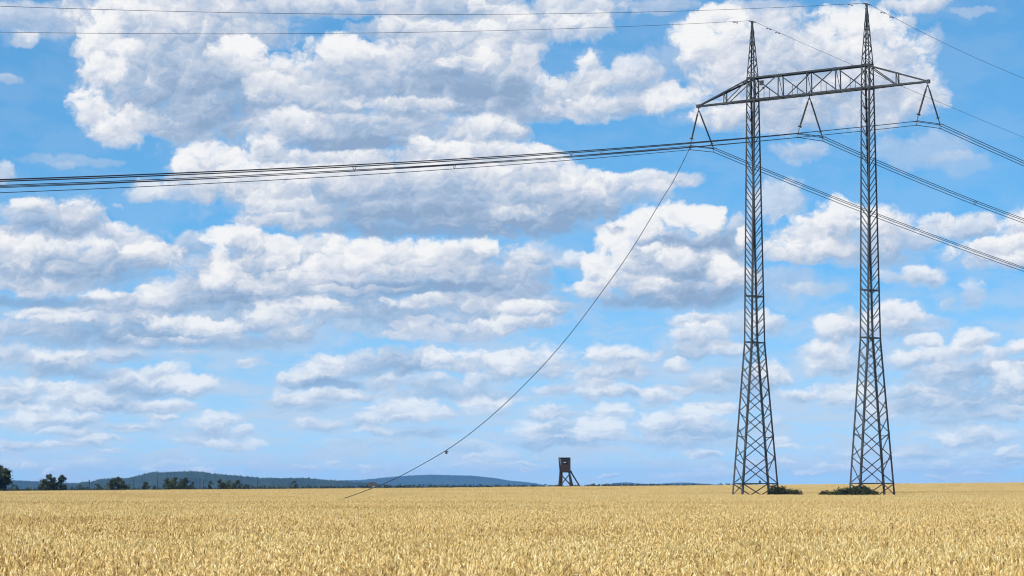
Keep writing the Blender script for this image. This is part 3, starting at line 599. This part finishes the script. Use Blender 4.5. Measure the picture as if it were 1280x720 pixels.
def build_pylon():
    ztop = ARM_Z+2.05
    c1 = TIP_L+ARM_D*S1; c2 = TIP_L+ARM_D*S2; mid = (c1+c2)*.5
    root = empty('power_pylon', (mid.x, mid.y, ground_z(mid.x,mid.y)), 'dark lattice steel portal pylon with two masts and a crossarm standing in the wheat', 'pylon')
    def topz(x, y, c):
        r = pixdir(x, y); return EYE+r.z*(c.y/r.y)
    t1, t2 = topz(941,27,c1), topz(1084,5,c2)
    build_mast(root, c1.x, c1.y, t1, PLATE_D, ztop); build_mast(root, c2.x, c2.y, t2, PLATE_L, ztop)
    build_crossarm(root, ztop)
    smid = on_arm(1011.8)
    anchors = [TIP_L, TIP_L+ARM_D*smid, TIP_R]
    lab = ['bundled conductor hung from the left end of the crossarm, above the snapped wire', 'bundled conductor hung from the middle of the crossarm between the two masts', 'bundled conductor hung from the right end of the crossarm, beyond both masts']
    for i, (ph, A) in enumerate(zip(PHASE, anchors)):
        P = Vector((A.x, A.y, 0))
        def W(s, z): return P+WIRE*s+Vector((0,0,z))
        ap = W(*in_plane(P, *ph['top'])); 
        h = MB(); h.tube([Vector((A.x,A.y,ARM_Z-.02)), ap], .045, 6); h.box(ap, .22, .05, .14, (WIRE, ARM_D, Vector((0,0,1)))); h.build('hanger', FITT, root)
        s_l, z_l = in_plane(P, *ph['cl']); s_r, z_r = in_plane(P, *ph['cr'])
        for key, s_, z_ in (('sl',s_l,z_l),('sr',s_r,z_r)):
            sq, zq = in_plane(P, *ph[key])
            insulator(root, ap+WIRE*(.09 if key == 'sr' else -.09), W(sq, zq))
            y = MB(); q = W(sq, zq); c = W(s_, z_)                       # yoke plate and the three clamps
            side = Vector((-WIRE.y, WIRE.x, 0))
            y.bar(q, c+Vector((0,0,.02)), .05); y.bar(c-side*.22, c+side*.22, .06, .05); y.bar(c, c-Vector((0,0,.36)), .05)
            for o_ in (side*.2, side*-.2, Vector((0,0,-.33))): y.bar(c+o_-WIRE*.17, c+o_+WIRE*.17, .06)
            y.build('yoke', FITT, root)
        # conductors
        aL, bL = fit_run(P, s_l, z_l, ph['L']); aR, bR = fit_run(P, s_r, z_r, ph['R'])
        def zc(s):
            if s < s_l: t = s_l-s; return z_l+aL*t+bL*t*t
            if s > s_r: t = s-s_r; return z_r+aR*t+bR*t*t
            return z_l+(z_r-z_l)*(s-s_l)/(s_r-s_l)
        print('phase', i, 'L', round(aL,3), round(bL,5), 'R', round(aR,3), round(bR,5), 'z end', zc(-150), zc(120))
        side = Vector((-WIRE.y, WIRE.x, 0))
        cb = empty('conductor_bundle', W(0, z_l), lab[i], 'power line', 'conductors of the power line')
        for j, off in enumerate((side*.2, side*-.2, Vector((0,0,-.33)))):
            lo = s_l if (i == 0 and j == 0) else -165.0
            ss = sorted(set([lo, s_l, s_r, 130.0]+list(np.arange(lo, s_l, 3.0))+list(np.arange(s_r, 130, 3.0))))
            m = MB(); m.tube([W(s, zc(s))+off for s in ss], .028, 6); m.build('conductor', ALU, cb, True)
        sp = {0:[(568,203)], 1:[(752,188),(443,209),(1219,251)], 2:[(714,190)]}[i]
        for x, y in sp:
            s, _ = in_plane(P, x, y); c = W(s, zc(s)); m = MB()
            q = [c+side*.2, c-side*.2, c-Vector((0,0,.33))]
            for k in range(3): m.bar(q[k], q[(k+1)%3], .03); m.box(q[k], .10, .06, .06, (WIRE, side, Vector((0,0,1))))
            m.build('spacer', FITT, cb)
    # the snapped conductor that hangs into the wheat
    A = anchors[0]; P = Vector((A.x,A.y,0)); side = Vector((-WIRE.y, WIRE.x, 0))
    px = [(862.5,184.5),(852,206),(840,230),(831,243),(815,270),(785,320),(747,372),(700,435),(640,497),(600,532.5),(562,561),(526.6,581),(498.5,596.6),(473,607.3),(445,617.9),(425,624.5)]
    pts = [P+WIRE*s+Vector((0,0,z)) for s, z in (in_plane(P, *q) for q in px)]
    # resample as a smooth curve
    sm = []
    for k in range(len(pts)-1):
        p0, p1, p2, p3 = pts[max(0,k-1)], pts[k], pts[k+1], pts[min(len(pts)-1,k+2)]
        for t in (0,.25,.5,.75):
            sm.append(.5*((2*p1)+(p2-p0)*t+(2*p0-5*p1+4*p2-p3)*t*t+(3*p1-p0-3*p2+p3)*t**3))
    sm.append(pts[-1])
    for _ in range(6): sm = [sm[0]]+[(sm[k-1]+sm[k]*2+sm[k+1])*.25 for k in range(1,len(sm)-1)]+[sm[-1]]
    e = sm[-1]; gz = ground_z(e.x, e.y); print('snapped end height over ground', e.z-gz, e)
    sm += [e-WIRE*1.5-Vector((0,0,(e.z-gz)*.6)), e-WIRE*3.2-Vector((0,0,(e.z-gz)-.03)), e-WIRE*6-Vector((0,0,(e.z-gz)-.03))]
    bc = empty('broken_conductor', sm[0], 'snapped power line hanging from the crossarm down into the wheat', 'power line')
    m = MB(); m.tube(sm, .027, 6); m.build('conductor', ALU, bc, True)
    s, z = in_plane(P, 558, 564); p = P+WIRE*s+Vector((0,0,z)); m = MB()
    m.box(p-Vector((0,0,.10)), .13, .10, .24, (WIRE, side, Vector((0,0,1)))); m.bar(p-WIRE*.2, p+WIRE*.2, .07); m.build('spacer_clamp', FITT, bc)
    # earth wires
    for k, (c, tz, Lp, Rp, lb) in enumerate((
        (c1, t1, [(880,29),(640,37.3),(400,42.3),(200,42.2),(0,40)], [(1037,68),(1177,129),(1280,172)], 'thin earth wire from the peak of the lower left mast'),
        (c2, t2, [(1030,8.5),(880,13.5),(640,17),(400,17),(180,13.5),(0,8)], [(1120,23),(1180,54),(1280,98)], 'thin earth wire from the peak of the taller right mast at the top'))):
        P = Vector((c.x,c.y,0)); z0 = tz+.02
        aL, bL = fit_run(P, -.4, z0, Lp); aR, bR = fit_run(P, .4, z0, Rp); print('earth', aL, bL, aR, bR)
        def zc(s):
            if s < -.4: t = -.4-s; return z0+aL*t+bL*t*t
            if s > .4: t = s-.4; return z0+aR*t+bR*t*t
            return z0
        ew = empty('earth_wire', P+Vector((0,0,z0)), lb, 'power line', 'earth wires of the power line')
        ss = list(np.arange(-168,-.4,3.0))+[-.4,.4]+list(np.arange(3.4,130,3.0))
        m = MB(); m.tube([P+WIRE*s+Vector((0,0,zc(s))) for s in ss], .015, 5); m.build('wire', ALU, ew, True)
        for s in (-2.2, 2.2, 3.4):
            m = MB(); p = P+WIRE*s+Vector((0,0,zc(s)-.09)); m.bar(p-WIRE*.22, p+WIRE*.22, .02); m.bar(p, p+Vector((0,0,.1)), .03)
            for q in (-1,1): m.box(p+WIRE*.22*q, .13, .07, .08, (WIRE, ARM_D, Vector((0,0,1))))
            m.build('vibration_damper', FITT, ew)
    return c1, c2

# ------------------------------------------------------------------ hunting stand
def build_stand():
    Y = 338.0; u = Y/FOC; X0 = (704.5-640)*u; gz = ground_z(X0, Y)
    root = empty('hunting_stand', (X0, Y, gz), 'small dark wooden hunting stand on splayed legs at the far edge of the wheat', 'hunting stand')
    def p(x, y, dy=0): 
        q = at(x, y, Y); return Vector((q.x, Y+dy, q.z))
    zt, zb = p(0,573.2).z, p(0,588.6).z; xl, xr = p(698.2,0).x, p(711.0,0).x; xlb = p(699.6,0).x
    D = 1.5
    # cabin: four boarded walls, a window opening in the front one, slightly narrower at the floor
    m = MB(); th = .035; n = 9; wz0, wz1 = zb+(zt-zb)*.62, zb+(zt-zb)*.80
    def lx(z): return xlb+(xl-xlb)*(z-zb)/(zt-zb)
    def panel(a, b, z0, z1, y, side):
        k = max(1, round((z1-z0)/.17))
        for i in range(k):
            q0 = z0+(z1-z0)*i/k; q1 = z0+(z1-z0)*(i+1)/k-.008
            o_ = .006*((i*7) % 3)
            if side == 'y': m.box(Vector(((a+b)/2, y+o_, (q0+q1)/2)), b-a, th, q1-q0)
            else: m.box(Vector((y+o_, (a+b)/2, (q0+q1)/2)), th, b-a, q1-q0)
    f0, f1 = -D/2, D/2
    wl, wr = lx(wz0)+.55, xr-.50
    panel(lx(zb)+.0, xr, zb, wz0, Y+f0, 'y'); panel(lx(zb), xr, wz1, zt, Y+f0, 'y')
    panel(lx(zb), wl, wz0, wz1, Y+f0, 'y'); panel(wr, xr, wz0, wz1, Y+f0, 'y')
    panel(lx(zb), xr, zb, zt-.53, Y+f1, 'y'); panel(lx(zb), xr, zt-.45, zt, Y+f1, 'y')
    panel(Y+f0+.03, Y+f1-.03, zb, zt, lx(zb)+.02, 'x'); panel(Y+f0+.03, Y+f1-.03, zb, zt, xr-.02, 'x')
    cab = m.build('cabin', BOARD, root)
    for x_ in (lx(zb)-.03, xr+.03):
        for y_ in (f0-.03, f1+.03):
            f = MB(); f.bar(Vector((x_, Y+y_, zb-.1)), Vector((x_+(xl-xlb if x_ < X0 else 0), Y+y_, zt)), .14); f.build('corner_post', WOOD, cab)
    s = MB(); s.box(Vector(((wl+wr)/2, Y+f0-.2, wz1+.06)), wr-wl+.1, .33, .03); s.build('window_shutter', WOOD, cab)
    s = MB(); s.box(Vector(((wl+wr)/2, Y+f0-.04, wz0-.02)), wr-wl+.12, .05, .05); s.build('window_sill', WOOD, cab)
    r = MB(); r.box(Vector(((xl+xr)/2, Y, zt+.06)), xr-xl+.14, D+.4, .12); r.box(Vector(((xl+xr)/2, Y-.05, zt+.125)), xr-xl+.2, D+.46, .03); r.build('roof', FELT, root)
    b = MB(); b.box(Vector(((xlb+xr)/2+.1, Y, zb-.06)), xr-xlb+.35, D+.3, .1); b.bar(Vector((xlb-.12,Y+f0-.05,zb-.16)), Vector((xr+.3,Y+f0-.05,zb-.16)), .12); b.bar(Vector((xlb-.12,Y+f1+.05,zb-.16)), Vector((xr+.3,Y+f1+.05,zb-.16)), .12); b.build('platform', WOOD, root)
    feet = []
    for (xt, xb, yy) in ((700.6,697.6,-1),(702.2,701.0,1),(711.0,717.6,-1),(711.6,715.4,1)):
        a = p(xt,589); a.y = Y+yy*.62; xg = at(xb,607,Y).x; e = Vector((xg, Y+yy*.95, ground_z(xg,Y)-.2)); feet.append((a,e))
        l = MB(); l.tube([a, (a+e)*.5+Vector((.02,0,0)), e], [.14,.155,.165], 8); l.build('leg', WOOD, root)
    def br(a, b, r=.075):
        m = MB(); m.tube([a,b], r, 6); m.build('brace', WOOD, root)
    def on(i, t): return feet[i][0]*(1-t)+feet[i][1]*t
    br(on(0,.12), on(2,.62)); br(on(2,.12)+Vector((0,-.05,0)), on(0,.66)+Vector((0,-.05,0))); br(on(1,.15), on(3,.6)); br(on(0,.62), on(2,.64)+Vector((0,.08,0)), .045)
    br(on(1,.2), on(0,.6)); br(on(3,.2), on(2,.6))
    # ladder leaning on the right side
    l = MB(); a0 = p(711.8,587); e0 = at(731.0,607,Y); e0.z = ground_z(e0.x,Y)-.1
    for yy in (-.28,.28): l.tube([Vector((a0.x,Y+yy,a0.z)), Vector((e0.x,Y+yy*1.3,e0.z))], .10, 6)
    for k in range(1,11):
        t = k/11; l.bar(Vector((a0.x+(e0.x-a0.x)*t, Y-.33, a0.z+(e0.z-a0.z)*t)), Vector((a0.x+(e0.x-a0.x)*t, Y+.33, a0.z+(e0.z-a0.z)*t)), .055)
    l.build('ladder', WOOD, root)

# ------------------------------------------------------------------ trees, bushes, posts
def leaf_cloud(rg, blobs, n, size, hollow=.35, stray=.24):
    """many small leaf faces through a set of ellipsoid clumps (centre, radii)"""
    Vs, Fs = [], []; vol = np.array([b[1][0]*b[1][1]*b[1][2] for b in blobs])**.75; vol = vol/vol.sum()
    for b, w in zip(blobs, vol):
        k = max(6, int(n*w)); c, r = np.array(b[0]), np.array(b[1])
        d = rg.normal(size=(k,3)); d /= np.linalg.norm(d, axis=1)[:,None]
        rad = (hollow+(1-hollow)*rg.random(k)**.6)*(1+stray*rg.normal(size=k))
        pos = c+d*r*rad[:,None]
        for q in pos:
            s = size*(.6+rg.random()*.9); a = rg.normal(size=3); a /= np.linalg.norm(a); h = rg.normal(size=3); h -= a*h.dot(a); h /= np.linalg.norm(h)
            i = len(Vs); Vs += [q-a*s, q+h*s*.45, q+a*s, q-h*s*.45]; Fs.append((i,i+1,i+2,i+3))
    m = MB(); m.v = [tuple(v) for v in Vs]; m.f = Fs; return m
def tree(name, px, top, width, Y, label, group, mat=LEAF_A, seed=0, n=2600, low=.12, shape='round', cat='tree', lop=0.0):
    rg = np.random.default_rng(seed+40); u = Y/FOC; X = (px-640)*u; gz = ground_z(X, Y); width *= 1.25; n = int(n*1.9)
    H = at(px, top, Y).z-gz; Wd = width*u
    root = empty(name, (X, Y, gz), label, cat, group)
    tr = MB(); lean = rg.normal()*.04*H
    spine = [Vector((X+lean*t*t, Y, gz-.2+(H*.82+.2)*t)) for t in np.linspace(0,1,7)]
    r0 = .028*H+.03; tr.tube(spine, [r0*(1-.8*t) for t in np.linspace(0,1,7)], 7)
    blobs = []; nb = 24 if shape != 'bush' else 12
    for k in range(nb):
        t = low+(1-low)*(k+.5)/nb*.93
        if shape == 'round': wr = Wd/2*math.sin(math.pi*min(1,.18+.80*t))**.7
        elif shape == 'cone': wr = Wd/2*(1.08-t)**.75
        else: wr = Wd/2*math.cos(math.pi/2*min(.97,t))**.5
        a = rg.random()*6.283; off = wr*(.35+.5*rg.random())
        c = (X+lean*t*t+lop*t*Wd+off*math.cos(a), Y+off*math.sin(a)*.8, gz+H*t)
        rr = max(.11*Wd, wr*(.24+.26*rg.random())); blobs.append((c, (rr, rr, rr*(.55+.3*rg.random()))))
        j = min(6, int(t*6)); st = spine[j]; tr.tube([st, (st+Vector(c))*.5+Vector((0,0,-.04*H)), Vector(c)], [r0*.35*(1-t*.6), r0*.25*(1-t*.6), r0*.08], 5)
    blobs.append(((X+lean+lop*Wd, Y, gz+H*.93), (Wd*.10, Wd*.10, H*.07)))
    tr.build('trunk', BARK, root)
    leaf_cloud(rg, blobs, n, max(.07, .045*H*.8), .25).build('crown', mat, root)
    return root
def build_trees():
    G = 'trees along the far edge of the field'
    T = [('broadleaf_tree',1,581.5,34,352,'largest dark tree, cut off by the left edge of the picture',LEAF_A,'round',3800,.05,0),
         ('broadleaf_tree',62,592.5,23,372,'dark tree with an uneven pointed crown, right of the big edge tree',LEAF_A,'round',2400,.06,.12),
         ('broadleaf_tree',80.5,593.5,20,376,'small dark tree with a narrow peak and broad foot',LEAF_A,'cone',2400,.05,-.05),
         ('broadleaf_tree',149.5,596,23,380,'rounded dark tree with sprigs sticking up, alone in front of the hill slope',LEAF_A,'round',2200,.06,0),
         ('broadleaf_tree',182.5,602,10,384,'tiny lollipop tree with a bare stem under its round crown',LEAF_A,'round',900,.42,0),
         ('broadleaf_tree',211,597.5,16,388,'left tree of the dense clump under the hill top',LEAF_A,'round',1800,.05,0),
         ('broadleaf_tree',221,596,16,392,'tallest tree of the dense clump under the hill top',LEAF_B,'round',1800,.05,0),
         ('broadleaf_tree',233,596.5,17,390,'right tree of the dense clump under the hill top',LEAF_A,'round',1800,.05,0),
         ('broadleaf_tree',277,598.5,13,400,'left tree of the loose clump right of the hill top',LEAF_A,'round',1300,.05,0),
         ('broadleaf_tree',287.5,600,14,404,'greener low tree in the middle of the loose clump right of the hill top',LEAF_B,'round',1300,.05,0),
         ('broadleaf_tree',298,599.5,12,402,'right tree of the loose clump right of the hill top',LEAF_A,'round',1200,.05,0)]
    for k, (nm, px, top, w, Y, lb, mt, sh, n, low, lop) in enumerate(T): tree(nm, px, top, w, Y, lb, G, mt, k, n, low, sh, 'tree', lop)
    Bs = [(20,608,14,350,'low shrub at the foot of the big tree on the edge'),(101,607.5,13,374,'low shrub at the right foot of the narrow peaked tree'),(124,606.8,13,378,'rounded low bush left of the tree with sprigs'),
          (159,608,9,382,'small bush touching the right side of the tree with sprigs'),(194,609,10,386,'flat low bush just right of the lollipop tree'),(243,604,9,392,'bush on the right edge of the dense clump'),
          (265.5,603.5,8,398,'small round bush between the two tree clumps'),(309,607,12,404,'low bush right of the loose clump'),(369,603,9,420,'dark lone bush far right along the field edge')]
    for k, (px, top, w, Y, lb) in enumerate(Bs): tree('bush', px, top-2.2, w*1.2, Y, lb, 'bushes along the far edge of the field', LEAF_A, 50+k, 700, .04, 'bush', 'bush')
    Ps = [(113,599.8,1.8,'thick dark post right of the narrow peaked tree'),(168.5,599,1.3,'post between the tree with sprigs and the lollipop tree'),(198,597.2,1.2,'tall post left of the dense clump'),
          (251,597.5,1.4,'taller of the two posts close right of the dense clump'),(255.5,600.5,1.1,'shorter of the two posts close right of the dense clump'),(302.5,599,1.3,'post at the right end of the loose clump'),
          (322.5,601.5,1.1,'first post right of the loose clump'),(342.5,602.5,1.0,'post midway between the loose clump and the lone bush'),(354,602.8,1.0,'post closest left of the lone bush')]
    for k, (px, top, w, lb) in enumerate(Ps):
        Y = 366+k*4; u = Y/FOC; X = (px-640)*u; gz = ground_z(X,Y); z = at(px,top,Y).z; m = MB()
        m.tube([Vector((X,Y,gz-.3)), Vector((X+.02,Y,(gz+z)/2)), Vector((X+.05*noise1(k),Y,z))], [w*u*.42, w*u*.4, w*u*.36], 8)
        o = m.build('wooden_post', POST); tag(o, lb, 'post', 'posts along the far edge of the field')
def build_bush(name, spans, Y, label, seed, n):
    """bramble thicket: spans = (x, top y, half width px)"""
    rg = np.random.default_rng(seed); u = Y/FOC; blobs = []
    X0 = (spans[0][0]-640)*u; root = empty(name, (X0, Y, ground_z(X0,Y)), label, 'bush', 'bramble bushes at the feet of the pylon')
    st = MB()
    for x, top, hw in spans:
        X = (x-640)*u; g = ground_z(X,Y); h = at(x,top,Y).z-g
        for k in range(9):
            a = rg.random()*6.28; rr = hw*u
            c = (X+rr*.75*math.cos(a), Y+.6*math.sin(a), g+h*(.45+.33*rg.random())); blobs.append((c, (rr*(.5+.2*rg.random()), .5, h*.22)))
        blobs.append(((X, Y, g+h*.72), (rr*.8, .5, h*.30)))
        for k in range(6): st.tube([Vector((X,Y,g-.05)), Vector((X+rr*rg.normal()*.3, Y+rg.normal()*.3, g+h*.5)), Vector((X+rr*rg.normal()*.55, Y+rg.normal()*.4, g+h*(.8+.28*rg.random())))], [.018,.013,.004], 4)
    st.build('stem', BARK, root); leaf_cloud(rg, blobs, int(n*1.7), .07, .2, .10).build('foliage', LEAF_C, root)
def build_wood():
    """the far-off wood that closes the view behind the field: one mass"""
    rg = np.random.default_rng(77); blobs = []
    for x0, x1, Y, top, amp in ((296,470,900,607.9,1.3),(455,735,1000,606.6,.3),(735,945,1000,605.3,.25),(-40,300,880,610.4,1.5)):
        x = x0
        while x < x1:
            u = Y/FOC; X = (x-640)*u; g = ground_z(X,Y); t = at(x, top+(noise1(x*.25,5))*amp, Y).z; w = 2.2*u*(.7+.6*rg.random())
            h = max(2.5, t-g)
            for fz, fr in ((.78,.24),(.45,.30),(.18,.22)): blobs.append(((X+rg.normal()*.6, Y+rg.normal()*5, g+h*fz), (w*1.3, w*1.3, h*fr)))
            x += 2.0
    o = leaf_cloud(rg, blobs, 60000, .42, .3).build('wood', LEAF_A); tag(o, kind='stuff')
def build_shed():
    Y = 1000.0; u = Y/FOC; X = (466-640)*u; g = ground_z(X,Y); zt = at(466,602.2,Y).z
    root = empty('farm_shed', (X,Y,g), 'small pale shed with a dark rounded roof beyond the field under the hill', 'shed')
    w, d = 12.5*u, 6.0; ze = zt-1.5; b = MB()
    b.box(Vector((X,Y,(g+ze)/2)), w, d, ze-g); b.build('wall', RENDER, root)
    r = MB(); pr = [Vector((X+w*.56*math.cos(a), 0, ze+1.5*math.sin(a))) for a in np.linspace(math.pi,0,9)]
    vs = [Vector((p.x, Y+s*(d/2+.3), p.z)) for s in (-1,1) for p in pr]; n = 9
    r.add(vs, [(i,i+1,n+i+1,n+i) for i in range(n-1)]+[tuple(range(n))[::-1], tuple(range(n,2*n)), (0,n,2*n-1,n-1)]); r.build('roof', FELT, root)
    dd = MB(); dd.box(Vector((X-w*.12,Y-d/2-.03,ze-2.0)), w*.34, .06, 3.4); dd.build('door', WOOD, root)

# ------------------------------------------------------------------ hills and air
def hill_material():
    m = bpy.data.materials.new('forested slope'); m.use_nodes = True; nt = m.node_tree; L = nt.links.new; b = nt.nodes['Principled BSDF']
    b.inputs['Roughness'].default_value = .95; b.inputs['Specular IOR Level'].default_value = .05
    g = nt.nodes.new('ShaderNodeNewGeometry'); n = nt.nodes.new('ShaderNodeTexNoise'); n.inputs['Scale'].default_value = .018; n.inputs['Detail'].default_value = 8; n.inputs['Roughness'].default_value = .65; L(g.outputs['Position'], n.inputs['Vector'])
    r = nt.nodes.new('ShaderNodeValToRGB'); e = r.color_ramp.elements; e[0].position = .40; e[0].color = (.013,.022,.013,1); e[1].position = .65; e[1].color = (.034,.048,.022,1); L(n.outputs[0], r.inputs[0]); L(r.outputs[0], b.inputs['Base Color'])
    return m
def hill(name, outline, D, depth, mat, bump, seed, base=-24.0):
    xs = [p[0] for p in outline]; ys = [p[1] for p in outline]
    n = 760; V_, F_ = [], []; rows = [-1,-.7,-.45,-.25,-.1,0,.12,.3,.6,1]
    rg = np.random.default_rng(seed)
    for j, t in enumerate(rows):
        Yr = D+depth*t
        jig = rg.normal(size=n+1)
        for i in range(n+1):
            x = xs[0]+(xs[-1]-xs[0])*i/n; y = float(np.interp(x, xs, ys)); crest = at(x, y, D).z
            h = (crest-base)*math.cos(math.pi/2*abs(t))**1.3 if abs(t) < 1 else 0
            h += bump*(noise1(i*.6+j*3.1,seed)+.75*jig[i])*(1 if abs(t) < .99 else 0)*(1.0 if crest-base > 12 else .3)
            V_.append(((x-640)/FOC*D*(Yr/D), Yr, base+h-(3 if abs(t) == 1 else 0)))
    for j in range(len(rows)-1):
        for i in range(n): a = j*(n+1)+i; F_.append((a,a+1,a+n+2,a+n+1))
    m = MB(); m.v = V_; m.f = F_; tag(m.build(name, mat, smooth=True), kind='structure')
def build_hills():
    mt = hill_material()
    hill('hills', [(60,612),(96,604.5),(108,602.5),(118,601.8),(126,598.8),(138,598),(150,598.2),(160,598),(168,596.5),(178,593.5),(190,590.8),(197,590),(206,590.6),(216,590),(226,589.8),(236,589.2),(246,589.5),(258,590.8),(275,592.8),(288,594),(300,595),(325,597.3),(352,597.8),(367,597.4),(384,597.8),(400,599),(420,601),(440,602.5),(460,604),(500,607.6),(530,612)], 3500, 600, mt, 1.1, 1)
    hill('hills', [(-160,606),(-80,600),(-20,600.5),(20,600.6),(50,602),(80,603.4),(110,604.8),(150,608)], 4900, 700, mt, 1.2, 2)
    hill('hills', [(380,606),(425,600.6),(450,600.2),(475,597.6),(500,595.4),(520,594),(540,593.4),(560,594),(590,594.6),(605,596),(620,598),(640,601.2),(652,602.2),(668,603.9),(682,607),(700,611)], 8000, 900, mt, 1.1, 3)
    hill('hills', [(735,611),(756,606.9),(766,604),(780,603),(788,603.2),(797,604.6),(815,605.2),(832,604.2),(848,603.2),(862,603.4),(876,605),(900,606.5),(930,609),(960,611)], 8900, 800, mt, .8, 4)
def build_haze():
    m = MB(); x, y0, y1, z0, z1 = 9000, -700, 9900, -37, 60
    m.box(Vector((0,(y0+y1)/2,(z0+z1)/2)), 2*x, y1-y0, z1-z0)
    mt = bpy.data.materials.new('haze'); mt.use_nodes = True; nt = mt.node_tree; nt.nodes.clear()
    v = nt.nodes.new('ShaderNodeVolumePrincipled'); v.inputs['Color'].default_value = HAZE_COL; v.inputs['Density'].default_value = HAZE_D; v.inputs['Anisotropy'].default_value = .0; v.inputs['Density Attribute'].default_value = ''
    o = nt.nodes.new('ShaderNodeOutputMaterial'); nt.links.new(v.outputs[0], o.inputs['Volume'])
    tag(m.build('haze', mt), kind='stuff')

# ------------------------------------------------------------------ scene
def build_camera():
    cam = bpy.data.cameras.new('camera'); co = bpy.data.objects.new('camera', cam); COL.objects.link(co); SC.camera = co
    co.location = (0,0,EYE); co.rotation_euler = (math.pi/2+PITCH, 0, 0); cam.sensor_width = 36; cam.lens = FOC/1280*36; cam.clip_start = .1; cam.clip_end = 40000
def build_sun():
    s = bpy.data.lights.new('sun', 'SUN'); s.energy = SUN_E; s.angle = D2R(.5); s.color = (1,.95,.87)
    o = bpy.data.objects.new('sun', s); COL.objects.link(o)
    d = Vector((math.sin(SUN_AZ)*math.cos(SUN_EL), math.cos(SUN_AZ)*math.cos(SUN_EL), math.sin(SUN_EL)))
    o.rotation_euler = d.to_track_quat('Z','Y').to_euler(); o.location = d*60+Vector((0,150,0))

build_camera(); build_world(SUN_EL, SUN_AZ); build_sun()
build_ground(); c1, c2 = build_pylon()
build_wheat([(c1.x,c1.y,1.5,3.5,ARM_D.x,ARM_D.y),(c2.x,c2.y,1.5,3.5,ARM_D.x,ARM_D.y)])
build_stand(); build_trees(); build_wood(); build_shed(); build_hills()
build_bush('bramble_bush', [(967,604.8,7),(976,607.5,7),(987,610,7.5),(997,612,7)], c1.y+1.6, 'smaller dark bramble bush at the right foot of the left mast', 3, 5200)
build_bush('bramble_bush', [(1033,613,8),(1046,610.5,9),(1059,608.5,9),(1071,607,9),(1081,608,9),(1089,612,6)], c2.y-3.4, 'wider dark bramble bush spreading over the left feet of the right mast', 4, 9500)
if HAZE_D: build_haze()
vs = SC.view_settings; vs.view_transform = 'Standard'; vs.look = 'None'; vs.exposure = EXPO; vs.gamma = 1; vs.use_curve_mapping = False
cy = SC.cycles; cy.use_denoising = True; cy.use_adaptive_sampling = True; cy.adaptive_threshold = .02; cy.adaptive_min_samples = 16
cy.max_bounces = 6; cy.diffuse_bounces = 3; cy.glossy_bounces = 2; cy.transmission_bounces = 2; cy.volume_bounces = 1; cy.transparent_max_bounces = 4
cy.filter_width = 1.1
